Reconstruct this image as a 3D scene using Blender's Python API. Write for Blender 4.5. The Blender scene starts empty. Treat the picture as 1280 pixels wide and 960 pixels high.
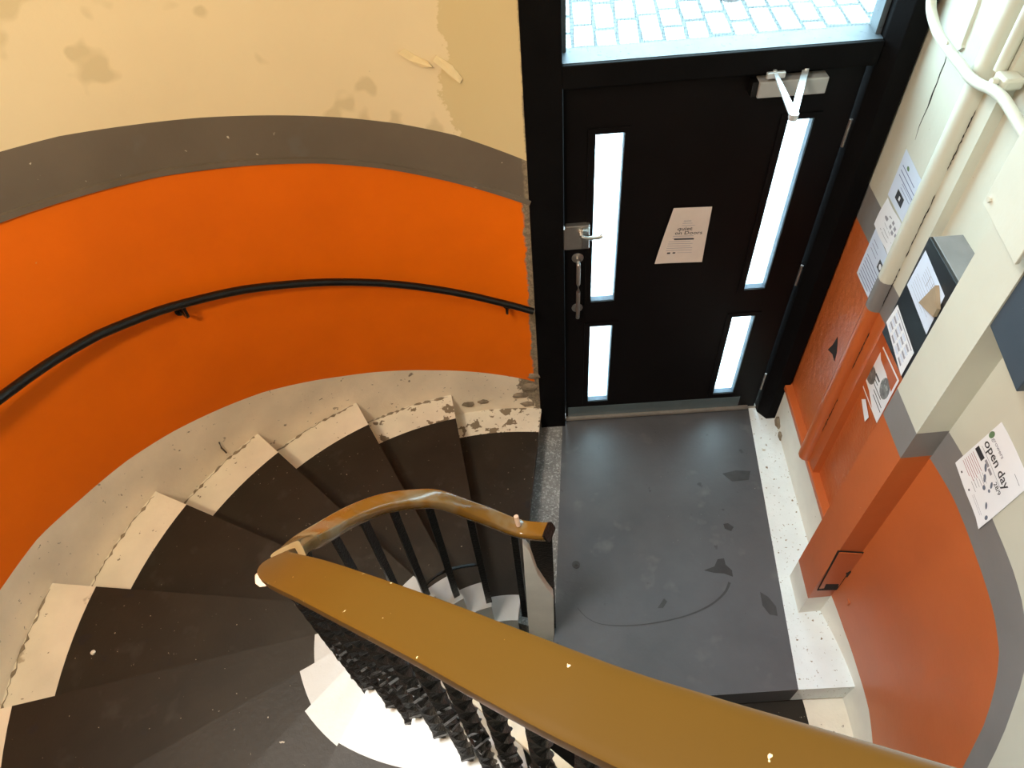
import bpy, math, random
from math import sin, cos, radians as RAD, degrees as DEG, pi, hypot, atan2
from mathutils import Vector as V, Matrix, noise
import numpy as np
rnd = random.Random(7)
S = bpy.context.scene
COL = S.collection

# ------------------------------------------------------------------ camera
FPX = 860.0
MC = np.array([[0.99737975, -0.06599228, -0.02964216],
               [-0.03163818, -0.76636782, 0.64162246],
               [-0.06505893, -0.63900343, -0.76644762]])
CP = np.array([0.0, -2.43, 3.2656])
cam = bpy.data.cameras.new('camera')
cam.sensor_width = 36.0
cam.lens = FPX / 1280 * 36
cam.clip_start = 0.02
cam_o = bpy.data.objects.new('camera', cam)
COL.objects.link(cam_o)
m = Matrix.Identity(4)
for i in range(3):
    m[i][0], m[i][1], m[i][2], m[i][3] = MC[i][0], -MC[i][1], -MC[i][2], CP[i]
cam_o.matrix_world = m
S.camera = cam_o

# ------------------------------------------------------------------ sky, lamps, exposure
W = bpy.data.worlds.new('sky')
S.world = W
W.use_nodes = True
bg = W.node_tree.nodes['Background']
bg.inputs[0].default_value = (0.66, 0.87, 1.0, 1)
bg.inputs[1].default_value = 22.0
S.view_settings.view_transform = 'Standard'
S.view_settings.look = 'None'
S.view_settings.exposure = 0.12
S.view_settings.gamma = 1.0
S.view_settings.use_curve_mapping = False


def lamp(name, kind, loc, energy, color, size=0.2, target=None, sy=None):
    l = bpy.data.lights.new(name, kind)
    l.energy = energy
    l.color = color
    if kind == 'AREA':
        l.size = size
        if sy:
            l.shape = 'RECTANGLE'
            l.size_y = sy
    else:
        l.shadow_soft_size = size
    o = bpy.data.objects.new(name, l)
    COL.objects.link(o)
    o.location = loc
    if target is not None:
        o.rotation_euler = (V(target) - V(loc)).to_track_quat('-Z', 'Y').to_euler()
    return o


lamp('stair_lamp', 'POINT', (-0.85, -1.75, 4.5), 20, (1.0, 0.78, 0.53), 0.16)
sl = lamp('left_wall_fill', 'SPOT', (-1.0, -2.5, 3.75), 185, (1.0, 0.80, 0.53), 0.14, (-0.9, -0.3, 1.75))  # warm spot added out of view to brighten the left wall, not a fixture
sl.data.spot_size = RAD(115)
sl.data.spot_blend = 1.0
lw = lamp('lower_right_fill', 'AREA', (-1.0, -2.05, 4.3), 31, (0.95, 0.98, 1.0), 0.6, (1.25, -2.0, 0.7), 0.8)  # added daylight fill aimed at the lower right wall; no window stands here
lw.data.spread = RAD(85)
for (px0, px1, pz0, pz1) in ((0.2, 1.28, 2.13, 2.95),):
    po = lamp('transom_portal', 'AREA', ((px0 + px1) / 2, 0.12, (pz0 + pz1) / 2), 1, (1, 1, 1), px1 - px0,
              ((px0 + px1) / 2, -1, (pz0 + pz1) / 2), pz1 - pz0)
    po.data.cycles.is_portal = True

# ------------------------------------------------------------------ picture point -> point on a real surface
O = np.array([-0.185, -1.575])      # axis of the stairwell
O2 = np.array([-0.18, -1.62])       # axis of the balustrade
RW = 1.55                           # wall radius
RISE = 0.18
TH1 = 81.6
DTH = 18.15


def ray(p):
    return MC @ np.array([p[0] - 640, p[1] - 480, FPX])


def at_z(p, z):
    r = ray(p)
    return V(CP + r * (z - CP[2]) / r[2])


def at_y(p, y):
    r = ray(p)
    return V(CP + r * (y - CP[1]) / r[1])


def at_x(p, x):
    r = ray(p)
    return V(CP + r * (x - CP[0]) / r[0])


def at_cyl(p, R, c=O, far=True):
    r = ray(p)
    d = CP[:2] - c
    a = r[0] ** 2 + r[1] ** 2
    b = 2 * (d @ r[:2])
    q = d @ d - R * R
    s = math.sqrt(max(b * b - 4 * a * q, 0))
    t = (-b + s) / (2 * a) if far else (-b - s) / (2 * a)
    return V(CP + r * t)


WN = np.array([-1, 0.06, 0]) / hypot(1, 0.06)     # normal of the right wall, into the room
WP = np.array([1.385, 0, 0])


def at_wall(p, off=0.0):
    r = ray(p)
    t = ((WP + WN * off - CP) @ WN) / (r @ WN)
    return V(CP + r * t)


def wallx(y, off=0.0):
    return 1.385 + 0.06 * y - off


def pol(th, r, z=0.0, c=O):
    return V((c[0] + r * cos(RAD(th)), c[1] + r * sin(RAD(th)), z))


def circ_r(th, c, R):
    # distance from O along direction th to the circle (c, R)
    d = np.array([cos(RAD(th)), sin(RAD(th))])
    o = O - np.array(c)
    b = o @ d
    return -b + math.sqrt(b * b - (o @ o - R * R))


def lerp_table(tab, x):
    tab = sorted(tab)
    if x <= tab[0][0]:
        (x0, y0), (x1, y1) = tab[0], tab[1]
    elif x >= tab[-1][0]:
        (x0, y0), (x1, y1) = tab[-2], tab[-1]
    else:
        for k in range(len(tab) - 1):
            if tab[k][0] <= x <= tab[k + 1][0]:
                (x0, y0), (x1, y1) = tab[k], tab[k + 1]
                break
    return y0 + (y1 - y0) * (x - x0) / (x1 - x0)


# ------------------------------------------------------------------ materials
def mat(name, col, rough=0.5, var=0.12, vscale=5.0, bump=0.0, bscale=40.0, specks=(), metal=0.0, coat=0.0,
        edge=None, spec=0.5, dirt=None):
    mt = bpy.data.materials.new(name)
    mt.use_nodes = True
    nt = mt.node_tree
    N, L = nt.nodes, nt.links
    b = N['Principled BSDF']
    tc = N.new('ShaderNodeTexCoord')

    def nz(scale, detail=4, rgh=0.55, src=None):
        n = N.new('ShaderNodeTexNoise')
        n.inputs['Scale'].default_value = scale
        n.inputs['Detail'].default_value = detail
        n.inputs['Roughness'].default_value = rgh
        L.new(src or tc.outputs['Object'], n.inputs['Vector'])
        return n

    def mix(fac, a, c2):
        x = N.new('ShaderNodeMix')
        x.data_type = 'RGBA'
        if fac is not None:
            L.new(fac, x.inputs[0])
        for sock, val in ((x.inputs[6], a), (x.inputs[7], c2)):
            if isinstance(val, tuple):
                sock.default_value = (*val[:3], 1)
            else:
                L.new(val, sock)
        return x.outputs[2]

    def step(src, t0, t1):
        r = N.new('ShaderNodeMapRange')
        r.inputs[1].default_value = t0
        r.inputs[2].default_value = t1
        L.new(src, r.inputs[0])
        return r.outputs[0]

    n0 = nz(vscale)
    lo = tuple(c * (1 - var) for c in col)
    hi = tuple(min(c * (1 + var), 1) for c in col)
    c = mix(step(n0.outputs[0], 0.3, 0.7), lo, hi)
    for i, (sc, t, w, sc_col) in enumerate(specks):
        mp = N.new('ShaderNodeMapping')
        mp.inputs['Location'].default_value = (3.1 * i + 1.7, 5.3 * i, 2.2 * i)
        L.new(tc.outputs['Object'], mp.inputs[0])
        n = nz(sc, 3, 0.6, mp.outputs[0])
        c = mix(step(n.outputs[0], t, t + w), c, sc_col)
    hgt = None
    if edge is not None:
        # plaster laid bare along the door side of the wall; u of the UV map is metres from that edge
        uv = N.new('ShaderNodeSeparateXYZ')
        L.new(tc.outputs['UV'], uv.inputs[0])
        for (w, amp, sc, ecol, base) in edge:
            n = nz(sc, 6, 0.7)
            ma = N.new('ShaderNodeMath')
            ma.operation = 'MULTIPLY_ADD'
            L.new(n.outputs[0], ma.inputs[0])
            ma.inputs[1].default_value = amp
            L.new(uv.outputs[0], ma.inputs[2])
            f = step(ma.outputs[0], w + amp * 0.5 + 0.004, w + amp * 0.5 - 0.004)
            if isinstance(ecol[0], tuple):
                n2 = nz(60, 4, 0.7)
                ec = mix(step(n2.outputs[0], 0.4, 0.6), ecol[0], ecol[1])
            else:
                ec = ecol
            c = mix(f, c, ec)
    L.new(c, b.inputs['Base Color'])
    b.inputs['Roughness'].default_value = rough
    b.inputs['Metallic'].default_value = metal
    b.inputs['Specular IOR Level'].default_value = spec
    if coat:
        b.inputs['Coat Weight'].default_value = coat
        b.inputs['Coat Roughness'].default_value = 0.12
    if bump:
        n = nz(bscale, 5, 0.6)
        bp = N.new('ShaderNodeBump')
        bp.inputs['Strength'].default_value = bump
        bp.inputs['Distance'].default_value = 0.01
        L.new(n.outputs[0], bp.inputs['Height'])
        L.new(bp.outputs[0], b.inputs['Normal'])
    return mt


PLAS = ((0.30, 0.24, 0.16), (0.16, 0.125, 0.085))
ORANGE = (0.80, 0.150, 0.001)
M = {}
M['cream_wall'] = mat('cream_wall', (0.78, 0.645, 0.42), 0.6, 0.05, 1.6, 0.12, 14,
                      specks=((3.0, 0.60, 0.03, (0.66, 0.54, 0.33)), (24, 0.76, 0.02, (0.45, 0.36, 0.22))),
                      edge=((0.30, 0.34, 4.0, (0.66, 0.53, 0.29), 0), (0.02, 0.035, 14.0, PLAS, 0)))
M['grey_wall'] = mat('grey_wall', (0.140, 0.112, 0.084), 0.5, 0.10, 3, 0.1, 20,
                     specks=((26, 0.715, 0.015, (0.60, 0.54, 0.44)), (6, 0.62, 0.1, (0.14, 0.12, 0.10))),
                     edge=((0.035, 0.03, 16.0, PLAS, 0),))
M['orange_wall'] = mat('orange_wall', ORANGE, 0.5, 0.06, 2.5, 0.12, 9, spec=0.25,
                       specks=((16, 0.77, 0.02, (0.70, 0.33, 0.14)),),
                       edge=((0.045, 0.06, 12.0, PLAS, 0),))
M['grey_dado'] = mat('grey_dado', (0.140, 0.112, 0.084), 0.5, 0.12, 6, 0.2, 30, specks=((20, 0.70, 0.03, (0.30, 0.25, 0.18)),))
M['white_wall'] = mat('white_wall', (0.82, 0.71, 0.55), 0.6, 0.10, 4, 0.3, 22,
                      specks=((7, 0.71, 0.02, (0.24, 0.19, 0.13)), (16, 0.70, 0.02, (0.42, 0.35, 0.26)), (40, 0.68, 0.03, (0.30, 0.24, 0.17))),
                      edge=((0.10, 0.50, 6.0, PLAS, 0), (0.05, 0.09, 9.0, PLAS, 0)))
CREAM2 = (0.57, 0.55, 0.45)
M['cream'] = mat('cream', CREAM2, 0.45, 0.05, 3, 0.15, 16, specks=((30, 0.74, 0.02, (0.45, 0.40, 0.30)),))
M['grey'] = mat('grey', (0.20, 0.185, 0.175), 0.45, 0.06, 5, 0.06, 20)
M['orange'] = mat('orange', (0.50, 0.118, 0.028), 0.38, 0.06, 4, 0.10, 14,
                  specks=((20, 0.77, 0.02, (0.70, 0.40, 0.22)),))
M['white'] = mat('white', (0.78, 0.75, 0.66), 0.5, 0.07, 5, 0.1, 20, specks=((34, 0.70, 0.03, (0.35, 0.29, 0.20)),))
M['orange_rough'] = mat('orange_rough', (0.50, 0.118, 0.028), 0.36, 0.08, 5, 0.5, 22)
M['tread_dark'] = mat('tread_dark', (0.018, 0.0135, 0.008), 0.55, 0.25, 5, 0.12, 60, spec=0.3,
                      specks=((9, 0.60, 0.14, (0.032, 0.026, 0.019)), (12, 0.66, 0.06, (0.015, 0.012, 0.011)),
                              (70, 0.725, 0.01, (0.30, 0.26, 0.20))))
M['tread_white'] = mat('tread_white', (0.76, 0.69, 0.56), 0.55, 0.08, 6, 0.2, 40,
                       specks=((38, 0.69, 0.03, (0.22, 0.17, 0.11)), (10, 0.70, 0.05, (0.45, 0.38, 0.28))))
M['tread_white_dirty'] = mat('tread_white_dirty', (0.74, 0.67, 0.54), 0.6, 0.10, 6, 0.4, 40,
                             specks=((13, 0.60, 0.02, (0.20, 0.155, 0.10)), (38, 0.64, 0.03, (0.22, 0.17, 0.11))))
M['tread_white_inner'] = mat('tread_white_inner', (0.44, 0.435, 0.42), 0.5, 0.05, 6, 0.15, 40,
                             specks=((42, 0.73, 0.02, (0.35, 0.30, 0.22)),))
M['floor_dark'] = mat('floor_dark', (0.080, 0.082, 0.088), 0.42, 0.16, 3, 0.10, 60,
                      specks=((6, 0.60, 0.15, (0.12, 0.118, 0.12)), (11, 0.68, 0.05, (0.045, 0.044, 0.045)),
                              (80, 0.76, 0.01, (0.40, 0.38, 0.35))))
M['floor_white'] = mat('floor_white', (0.74, 0.79, 0.79), 0.5, 0.06, 6, 0.25, 40,
                       specks=((70, 0.655, 0.03, (0.25, 0.20, 0.13)), (28, 0.70, 0.02, (0.22, 0.17, 0.11)), (9, 0.70, 0.06, (0.45, 0.40, 0.30))))
M['floor_worn'] = mat('floor_worn', (0.20, 0.195, 0.185), 0.42, 0.3, 6, 0.5, 90,
                      specks=((90, 0.52, 0.10, (0.40, 0.395, 0.38)), (70, 0.62, 0.06, (0.09, 0.085, 0.08)),
                              (4, 0.55, 0.14, (0.12, 0.105, 0.09))))
M['black_paint'] = mat('black_paint', (0.004, 0.003, 0.003), 0.45, 0.2, 4, 0.05, 30, spec=0.12)
M['black_frame'] = mat('black_frame', (0.004, 0.0037, 0.004), 0.65, 0.2, 6, 0.15, 40, spec=0.06,
                       specks=((50, 0.78, 0.01, (0.12, 0.10, 0.08)),))
M['iron'] = mat('iron', (0.005, 0.0045, 0.004), 0.28, 0.3, 20, 0.35, 90, spec=0.35)
M['rail_wood'] = mat('rail_wood', (0.066, 0.031, 0.0028), 0.36, 0.05, 3, 0.0, 30, coat=0.0, spec=0.25,
                     specks=((75, 0.725, 0.01, (0.62, 0.46, 0.25)), (38, 0.79, 0.02, (0.08, 0.04, 0.012))))
M['rail_worn'] = mat('rail_worn', (0.19, 0.088, 0.012), 0.25, 0.10, 6, 0.03, 40, coat=0.6, specks=((4.5, 0.50, 0.12, (0.22, 0.145, 0.065)),))
M['bare_wood'] = mat('bare_wood', (0.62, 0.42, 0.30), 0.6, 0.12, 20, 0.2, 60)
M['panel_white'] = mat('panel_white', (0.78, 0.73, 0.65), 0.5, 0.06, 8, 0.05, 30)
M['kick'] = mat('kick', (0.085, 0.115, 0.125), 0.3, 0.1, 10)
M['threshold'] = mat('threshold', (0.42, 0.38, 0.33), 0.35, 0.15, 20, metal=0.6)
M['steel'] = mat('steel', (0.55, 0.53, 0.50), 0.28, 0.1, 20, metal=1.0)
M['satin'] = mat('satin', (0.42, 0.39, 0.36), 0.38, 0.1, 20, metal=0.9)
M['alu'] = mat('alu', (0.62, 0.63, 0.63), 0.35, 0.05, 20, metal=0.5)
M['closer'] = mat('closer', (0.40, 0.385, 0.37), 0.4, 0.04, 20, metal=0.3)
M['sill_paint'] = mat('sill_paint', (0.075, 0.09, 0.105), 0.5, 0.2, 10, specks=((60, 0.64, 0.04, (0.03, 0.035, 0.04)),))
M['reveal'] = mat('reveal', (0.05, 0.07, 0.10), 0.6, 0.3, 30)
M['paper'] = mat('paper', (0.80, 0.80, 0.82), 0.65, 0.03, 8)
M['paper_tan'] = mat('paper_tan', (0.62, 0.52, 0.46), 0.65, 0.06, 8)
M['paper_blue'] = mat('paper_blue', (0.62, 0.68, 0.80), 0.5, 0.04, 8)
M['ink'] = mat('ink', (0.03, 0.03, 0.035), 0.6, 0.0)
M['ink_grey'] = mat('ink_grey', (0.28, 0.27, 0.30), 0.6, 0.0)
M['ink_blue'] = mat('ink_blue', (0.18, 0.20, 0.33), 0.6, 0.0)
M['ink_red'] = mat('ink_red', (0.35, 0.10, 0.10), 0.6, 0.0)
M['ink_green'] = mat('ink_green', (0.12, 0.20, 0.10), 0.6, 0.0)
M['ink_leaf'] = mat('ink_leaf', (0.13, 0.15, 0.20), 0.6, 0.0)
M['photo'] = mat('photo', (0.16, 0.16, 0.15), 0.4, 0.6, 30, specks=((26, 0.56, 0.02, (0.35, 0.36, 0.34)),))
M['black_board'] = mat('black_board', (0.010, 0.011, 0.013), 0.35, 0.2, 6)
M['grey_metal'] = mat('grey_metal', (0.19, 0.185, 0.18), 0.42, 0.1, 12, 0.1, 60, specks=((22, 0.72, 0.02, (0.75, 0.73, 0.68)),))
M['brown_card'] = mat('brown_card', (0.33, 0.24, 0.15), 0.6, 0.12, 14)
M['meter_blue'] = mat('meter_blue', (0.035, 0.045, 0.058), 0.45, 0.1, 8, specks=((60, 0.74, 0.02, (0.3, 0.3, 0.3)),))
M['hole'] = mat('hole', (0.012, 0.009, 0.007), 0.9, 0.3, 30)
M['stain'] = mat('stain', (0.030, 0.029, 0.030), 0.6, 0.2, 20)
M['scuff'] = mat('scuff', (0.040, 0.039, 0.040), 0.55, 0.2, 20)
M['crumb'] = mat('crumb', (0.30, 0.25, 0.18), 0.8, 0.2, 30)
M['plaster'] = mat('plaster', (0.24, 0.19, 0.13), 0.9, 0.3, 30, 0.6, 60)
M['flake'] = mat('flake', (0.78, 0.62, 0.36), 0.6, 0.06, 10)
M['twig'] = mat('twig', (0.06, 0.04, 0.025), 0.8, 0.1)
M['sett'] = mat('sett', (0.13, 0.13, 0.128), 0.7, 0.12, 6, 0.3, 30)
M['joint'] = mat('joint', (0.030, 0.036, 0.038), 0.9, 0.3, 20)
M['facade'] = mat('facade', (0.35, 0.33, 0.30), 0.8)
M['ceiling'] = mat('ceiling', (0.74, 0.68, 0.55), 0.7)
M['drain'] = mat('drain', (0.05, 0.045, 0.045), 0.5, 0.2, 20)


def glass_mat(name, tint, gloss, wire, milky):
    mt = bpy.data.materials.new(name)
    mt.use_nodes = True
    N, L = mt.node_tree.nodes, mt.node_tree.links
    N.clear()
    out = N.new('ShaderNodeOutputMaterial')
    tr = N.new('ShaderNodeBsdfTransparent')
    tr.inputs[0].default_value = (*tint, 1)
    gl = N.new('ShaderNodeBsdfGlossy')
    gl.inputs['Roughness'].default_value = 0.05
    df = N.new('ShaderNodeBsdfTranslucent')
    df.inputs[0].default_value = (0.8, 0.85, 0.85, 1)
    m0 = N.new('ShaderNodeMixShader')
    m0.inputs[0].default_value = milky
    L.new(tr.outputs[0], m0.inputs[1])
    L.new(df.outputs[0], m0.inputs[2])
    m1 = N.new('ShaderNodeMixShader')
    m1.inputs[0].default_value = gloss
    L.new(m0.outputs[0], m1.inputs[1])
    L.new(gl.outputs[0], m1.inputs[2])
    # square wire mesh cast in the glass
    tc = N.new('ShaderNodeTexCoord')
    sp = N.new('ShaderNodeSeparateXYZ')
    L.new(tc.outputs['Object'], sp.inputs[0])
    prev = None
    for ax in (0, 2):
        md = N.new('ShaderNodeMath'); md.operation = 'PINGPONG'
        md.inputs[1].default_value = 0.0063
        L.new(sp.outputs[ax], md.inputs[0])
        lt = N.new('ShaderNodeMath'); lt.operation = 'LESS_THAN'
        lt.inputs[1].default_value = wire
        L.new(md.outputs[0], lt.inputs[0])
        if prev:
            mx = N.new('ShaderNodeMath'); mx.operation = 'MAXIMUM'
            L.new(prev.outputs[0], mx.inputs[0]); L.new(lt.outputs[0], mx.inputs[1])
            prev = mx
        else:
            prev = lt
    wd = N.new('ShaderNodeBsdfDiffuse')
    wd.inputs[0].default_value = (0.25, 0.27, 0.28, 1)
    ms = N.new('ShaderNodeMath'); ms.operation = 'MULTIPLY'; ms.inputs[1].default_value = 0.6
    L.new(prev.outputs[0], ms.inputs[0])
    m2 = N.new('ShaderNodeMixShader')
    L.new(ms.outputs[0], m2.inputs[0])
    L.new(m1.outputs[0], m2.inputs[1])
    L.new(wd.outputs[0], m2.inputs[2])
    L.new(m2.outputs[0], out.inputs[0])
    return mt


M['wired_glass'] = glass_mat('wired_glass', (0.90, 0.97, 0.97), 0.04, 0.0005, 0.0)
M['slit_glass'] = glass_mat('slit_glass', (0.92, 0.98, 0.96), 0.04, 0.00045, 0.45)


# ------------------------------------------------------------------ mesh builders
class MB:
    def __init__(s):
        s.v, s.f, s.m, s.uv = [], [], [], None

    def add(s, verts, faces, mi=0):
        k = len(s.v)
        s.v += [tuple(p) for p in verts]
        for f in faces:
            s.f.append(tuple(i + k for i in f))
            s.m.append(mi)
        return s

    def box(s, x0, x1, y0, y1, z0, z1, mi=0):
        return s.hexa([(x0, y0, z0), (x1, y0, z0), (x1, y1, z0), (x0, y1, z0)],
                      [(x0, y0, z1), (x1, y0, z1), (x1, y1, z1), (x0, y1, z1)], mi)

    def hexa(s, lo, hi, mi=0):
        n = len(lo)
        f = [tuple(range(n))[::-1], tuple(range(n, 2 * n))]
        f += [(i, (i + 1) % n, n + (i + 1) % n, n + i) for i in range(n)]
        return s.add(list(lo) + list(hi), f, mi)

    def prism(s, poly, z0, z1, mi=0):
        return s.hexa([(p[0], p[1], z0) for p in poly], [(p[0], p[1], z1) for p in poly], mi)

    def slab(s, poly, nrm, t, mi=0):
        # flat polygon (3-D points) thickened along nrm
        n = V(nrm).normalized() * t
        return s.hexa([V(p) for p in poly], [V(p) + n for p in poly], mi)

    def sweep(s, path, prof, up=V((0, 0, 1)), mi=0, cap=True, twist=None, scale=None):
        path = [V(p) for p in path]
        n, k = len(path), len(prof)
        vs = []
        for i, p in enumerate(path):
            t = (path[min(i + 1, n - 1)] - path[max(i - 1, 0)]).normalized()
            side = t.cross(up)
            if side.length < 1e-5:
                side = t.cross(V((1, 0, 0)))
            side.normalize()
            u = side.cross(t).normalized()
            a = twist[i] if twist else 0
            q = scale[i] if scale else 1
            for (a0, b0) in prof:
                a1, b1 = a0 * cos(a) - b0 * sin(a), a0 * sin(a) + b0 * cos(a)
                vs.append(p + side * a1 * q + u * b1 * q)
        fs = []
        for i in range(n - 1):
            for j in range(k):
                j2 = (j + 1) % k
                fs.append((i * k + j, i * k + j2, (i + 1) * k + j2, (i + 1) * k + j))
        if cap:
            fs.append(tuple(range(k))[::-1])
            fs.append(tuple((n - 1) * k + j for j in range(k)))
        return s.add(vs, fs, mi)

    def tube(s, path, r, n=10, mi=0, scale=None, up=V((0, 0, 1))):
        return s.sweep(path, [(r * cos(2 * pi * i / n), r * sin(2 * pi * i / n)) for i in range(n)], up=up, mi=mi, scale=scale)

    def disc(s, c, nrm, r, t, n=16, mi=0):
        c = V(c)
        nrm = V(nrm).normalized()
        a = nrm.orthogonal().normalized()
        b = nrm.cross(a)
        poly = [c + a * r * cos(2 * pi * i / n) + b * r * sin(2 * pi * i / n) for i in range(n)]
        return s.slab(poly, nrm, t, mi)


WL = {}


def obj(name, mb, mats, parent=None, smooth=False, bevel=0.0, label=None, cat=None, group=None, kind=None):
    mats = mats if isinstance(mats, (list, tuple)) else [mats]
    me = bpy.data.meshes.new(name)
    xs = np.array([tuple(p) for p in mb.v], float)
    if parent is None:
        base = np.array([(xs[:, 0].min() + xs[:, 0].max()) / 2, (xs[:, 1].min() + xs[:, 1].max()) / 2, xs[:, 2].min()])
    else:
        base = WL[parent.name]
    loc = xs - base
    me.from_pydata([tuple(p) for p in loc], [], mb.f)
    for x in mats:
        me.materials.append(M[x] if isinstance(x, str) else x)
    me.polygons.foreach_set('material_index', mb.m)
    if mb.uv:
        ul = me.uv_layers.new(name='UVMap')
        for l in me.loops:
            ul.data[l.index].uv = mb.uv[l.vertex_index]
    import bmesh
    bm = bmesh.new()
    bm.from_mesh(me)
    bmesh.ops.recalc_face_normals(bm, faces=bm.faces)
    bm.to_mesh(me)
    bm.free()
    if smooth:
        me.polygons.foreach_set('use_smooth', [True] * len(me.polygons))
        me.set_sharp_from_angle(angle=RAD(smooth if smooth is not True else 40))
    o = bpy.data.objects.new(name, me)
    COL.objects.link(o)
    if parent is None:
        o.location = base
    else:
        o.parent = parent
    WL[o.name] = base
    if bevel:
        b = o.modifiers.new('bevel', 'BEVEL')
        b.width = bevel
        b.segments = 2
        b.limit_method = 'ANGLE'
    tag(o, label, cat, group, kind)
    return o


def tag(o, label=None, cat=None, group=None, kind=None):
    for k, v in (('label', label), ('category', cat), ('group', group), ('kind', kind)):
        if v:
            o[k] = v
    return o


def thing(name, loc, label=None, cat=None, group=None, kind=None):
    o = bpy.data.objects.new(name, None)
    o.empty_display_size = 0.1
    COL.objects.link(o)
    o.location = loc
    WL[o.name] = np.array(loc, float)
    return tag(o, label, cat, group, kind)


def smooth_path(pts, n=8):
    pts = [V(p) for p in pts]
    out = []
    for i in range(len(pts) - 1):
        p0, p1, p2, p3 = pts[max(i - 1, 0)], pts[i], pts[i + 1], pts[min(i + 2, len(pts) - 1)]
        for k in range(n):
            t = k / n
            out.append(0.5 * ((2 * p1) + (p2 - p0) * t + (2 * p0 - 5 * p1 + 4 * p2 - p3) * t * t + (3 * p1 - p0 - 3 * p2 + p3) * t ** 3))
    out.append(pts[-1])
    return out


def plate_holes(x0, x1, z0, z1, y0, y1, holes):
    # a slab in the x-z plane with rectangular holes right through it
    xs = sorted({x0, x1, *[h[0] for h in holes], *[h[1] for h in holes]})
    zs = sorted({z0, z1, *[h[2] for h in holes], *[h[3] for h in holes]})
    mb = MB()

    def solid(i, j):
        if i < 0 or j < 0 or i >= len(xs) - 1 or j >= len(zs) - 1:
            return False
        cx, cz = (xs[i] + xs[i + 1]) / 2, (zs[j] + zs[j + 1]) / 2
        return not any(h[0] < cx < h[1] and h[2] < cz < h[3] for h in holes)
    for i in range(len(xs) - 1):
        for j in range(len(zs) - 1):
            if not solid(i, j):
                continue
            a, b, c, d = xs[i], xs[i + 1], zs[j], zs[j + 1]
            mb.add([(a, y0, c), (b, y0, c), (b, y0, d), (a, y0, d)], [(0, 1, 2, 3)])
            mb.add([(a, y1, c), (b, y1, c), (b, y1, d), (a, y1, d)], [(3, 2, 1, 0)])
            for (di, dj, q) in ((-1, 0, ((a, c), (a, d))), (1, 0, ((b, c), (b, d))), (0, -1, ((a, c), (b, c))), (0, 1, ((a, d), (b, d)))):
                if not solid(i + di, j + dj):
                    (p, r), (s_, t) = q
                    mb.add([(p, y0, r), (s_, y0, t), (s_, y1, t), (p, y1, r)], [(0, 1, 2, 3)])
    # weld
    idx, nv, mp = {}, [], []
    for p in mb.v:
        k = tuple(round(c, 5) for c in p)
        if k not in idx:
            idx[k] = len(nv)
            nv.append(p)
        mp.append(idx[k])
    mb.v = nv
    mb.f = [tuple(mp[i] for i in f) for f in mb.f]
    return mb


# ------------------------------------------------------------------ round stairwell wall, painted in bands
GT = [(82.2, 1.764), (91.6, 1.882), (98.9, 1.955), (106.1, 2.019), (113.9, 2.084), (123.1, 2.159), (131.8, 2.224), (137.9, 2.27), (143.8, 2.303), (160, 2.40), (190, 2.6), (300, 3.6)]
DL = [(83.2, 1.594), (93.5, 1.711), (102.3, 1.809), (110.6, 1.891), (120.6, 1.975), (130.1, 2.05), (139.1, 2.107), (147.5, 2.158), (165, 2.26), (190, 2.4), (300, 3.4)]
OT = [(83.2, 1.579), (93.6, 1.696), (102.4, 1.792), (110.9, 1.87), (120.9, 1.953), (130.5, 2.028), (139.5, 2.088), (148.1, 2.138), (165, 2.24), (190, 2.38), (300, 3.38)]
WT = [(81, 0.40), (84.0, 0.428), (90.2, 0.481), (102.4, 0.589), (118.3, 0.759), (131.8, 0.923), (147, 1.072), (154.2, 1.134), (162.3, 1.19), (169, 1.247), (176.4, 1.275), (190, 1.38), (300, 2.4)]


def band_wall(name, th0, th1, R, ztop, levels, zbot, mats, thick=0.12, ridge=None, d=1.5, label=None):
    mb = MB()
    mb.uv = []
    n = int(abs(th1 - th0) / d) + 1
    ths = [th0 + (th1 - th0) * i / n for i in range(n + 1)]
    rows = []
    for th in ths:
        zs = [zbot] + [lerp_table(l, th) for l in levels] + [ztop]
        row = []
        for k, z in enumerate(zs):
            row.append(len(mb.v))
            mb.v.append(tuple(pol(th, R, z)))
            mb.uv.append((RAD(abs(th - ths[0])) * R, z))
        rows.append(row)
        for z in (zbot, ztop):
            row.append(len(mb.v))
            mb.v.append(tuple(pol(th, R + thick, z)))
            mb.uv.append((RAD(abs(th - ths[0])) * R, z))
    nl = len(levels) + 1
    for a, b in zip(rows, rows[1:]):
        for k in range(nl):
            mb.f.append((a[k], b[k], b[k + 1], a[k + 1]))
            mb.m.append(k)
        mb.f.append((a[nl + 1], a[nl + 2], b[nl + 2], b[nl + 1]))
        mb.m.append(nl - 1)
        mb.f.append((a[nl], a[nl + 2], b[nl + 2], b[nl]))
        mb.m.append(nl - 1)
    for row in (rows[0], rows[-1]):
        mb.f.append((*row[:nl + 1], row[nl + 2], row[nl + 1]))
        mb.m.append(nl - 1)
    return obj(name, mb, mats, smooth=30, kind='structure', label=label)


wl = band_wall('wall_left', 81.2, 262, RW, 4.9, [WT, OT, GT], -2.0, ['white_wall', 'orange_wall', 'grey_wall', 'cream_wall'],
               label='curved stairwell wall in cream, grey, orange and white bands')
band_wall('wall_back', 262, 330, RW, 4.9, [], -2.0, ['cream'], label='cream curved wall behind the upper flight')
# dado ridge: a thin moulding under the grey band
mb = MB()
ths = [81.6 + i * 1.5 for i in range(81)]
mb.sweep([pol(t, RW - 0.004, lerp_table(DL, t) - 0.008) for t in ths], [(-0.007, -0.010), (0.006, -0.010), (0.006, 0.010), (-0.007, 0.008)])
obj('dado_moulding', mb, 'grey_dado', wl, smooth=40)

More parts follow.
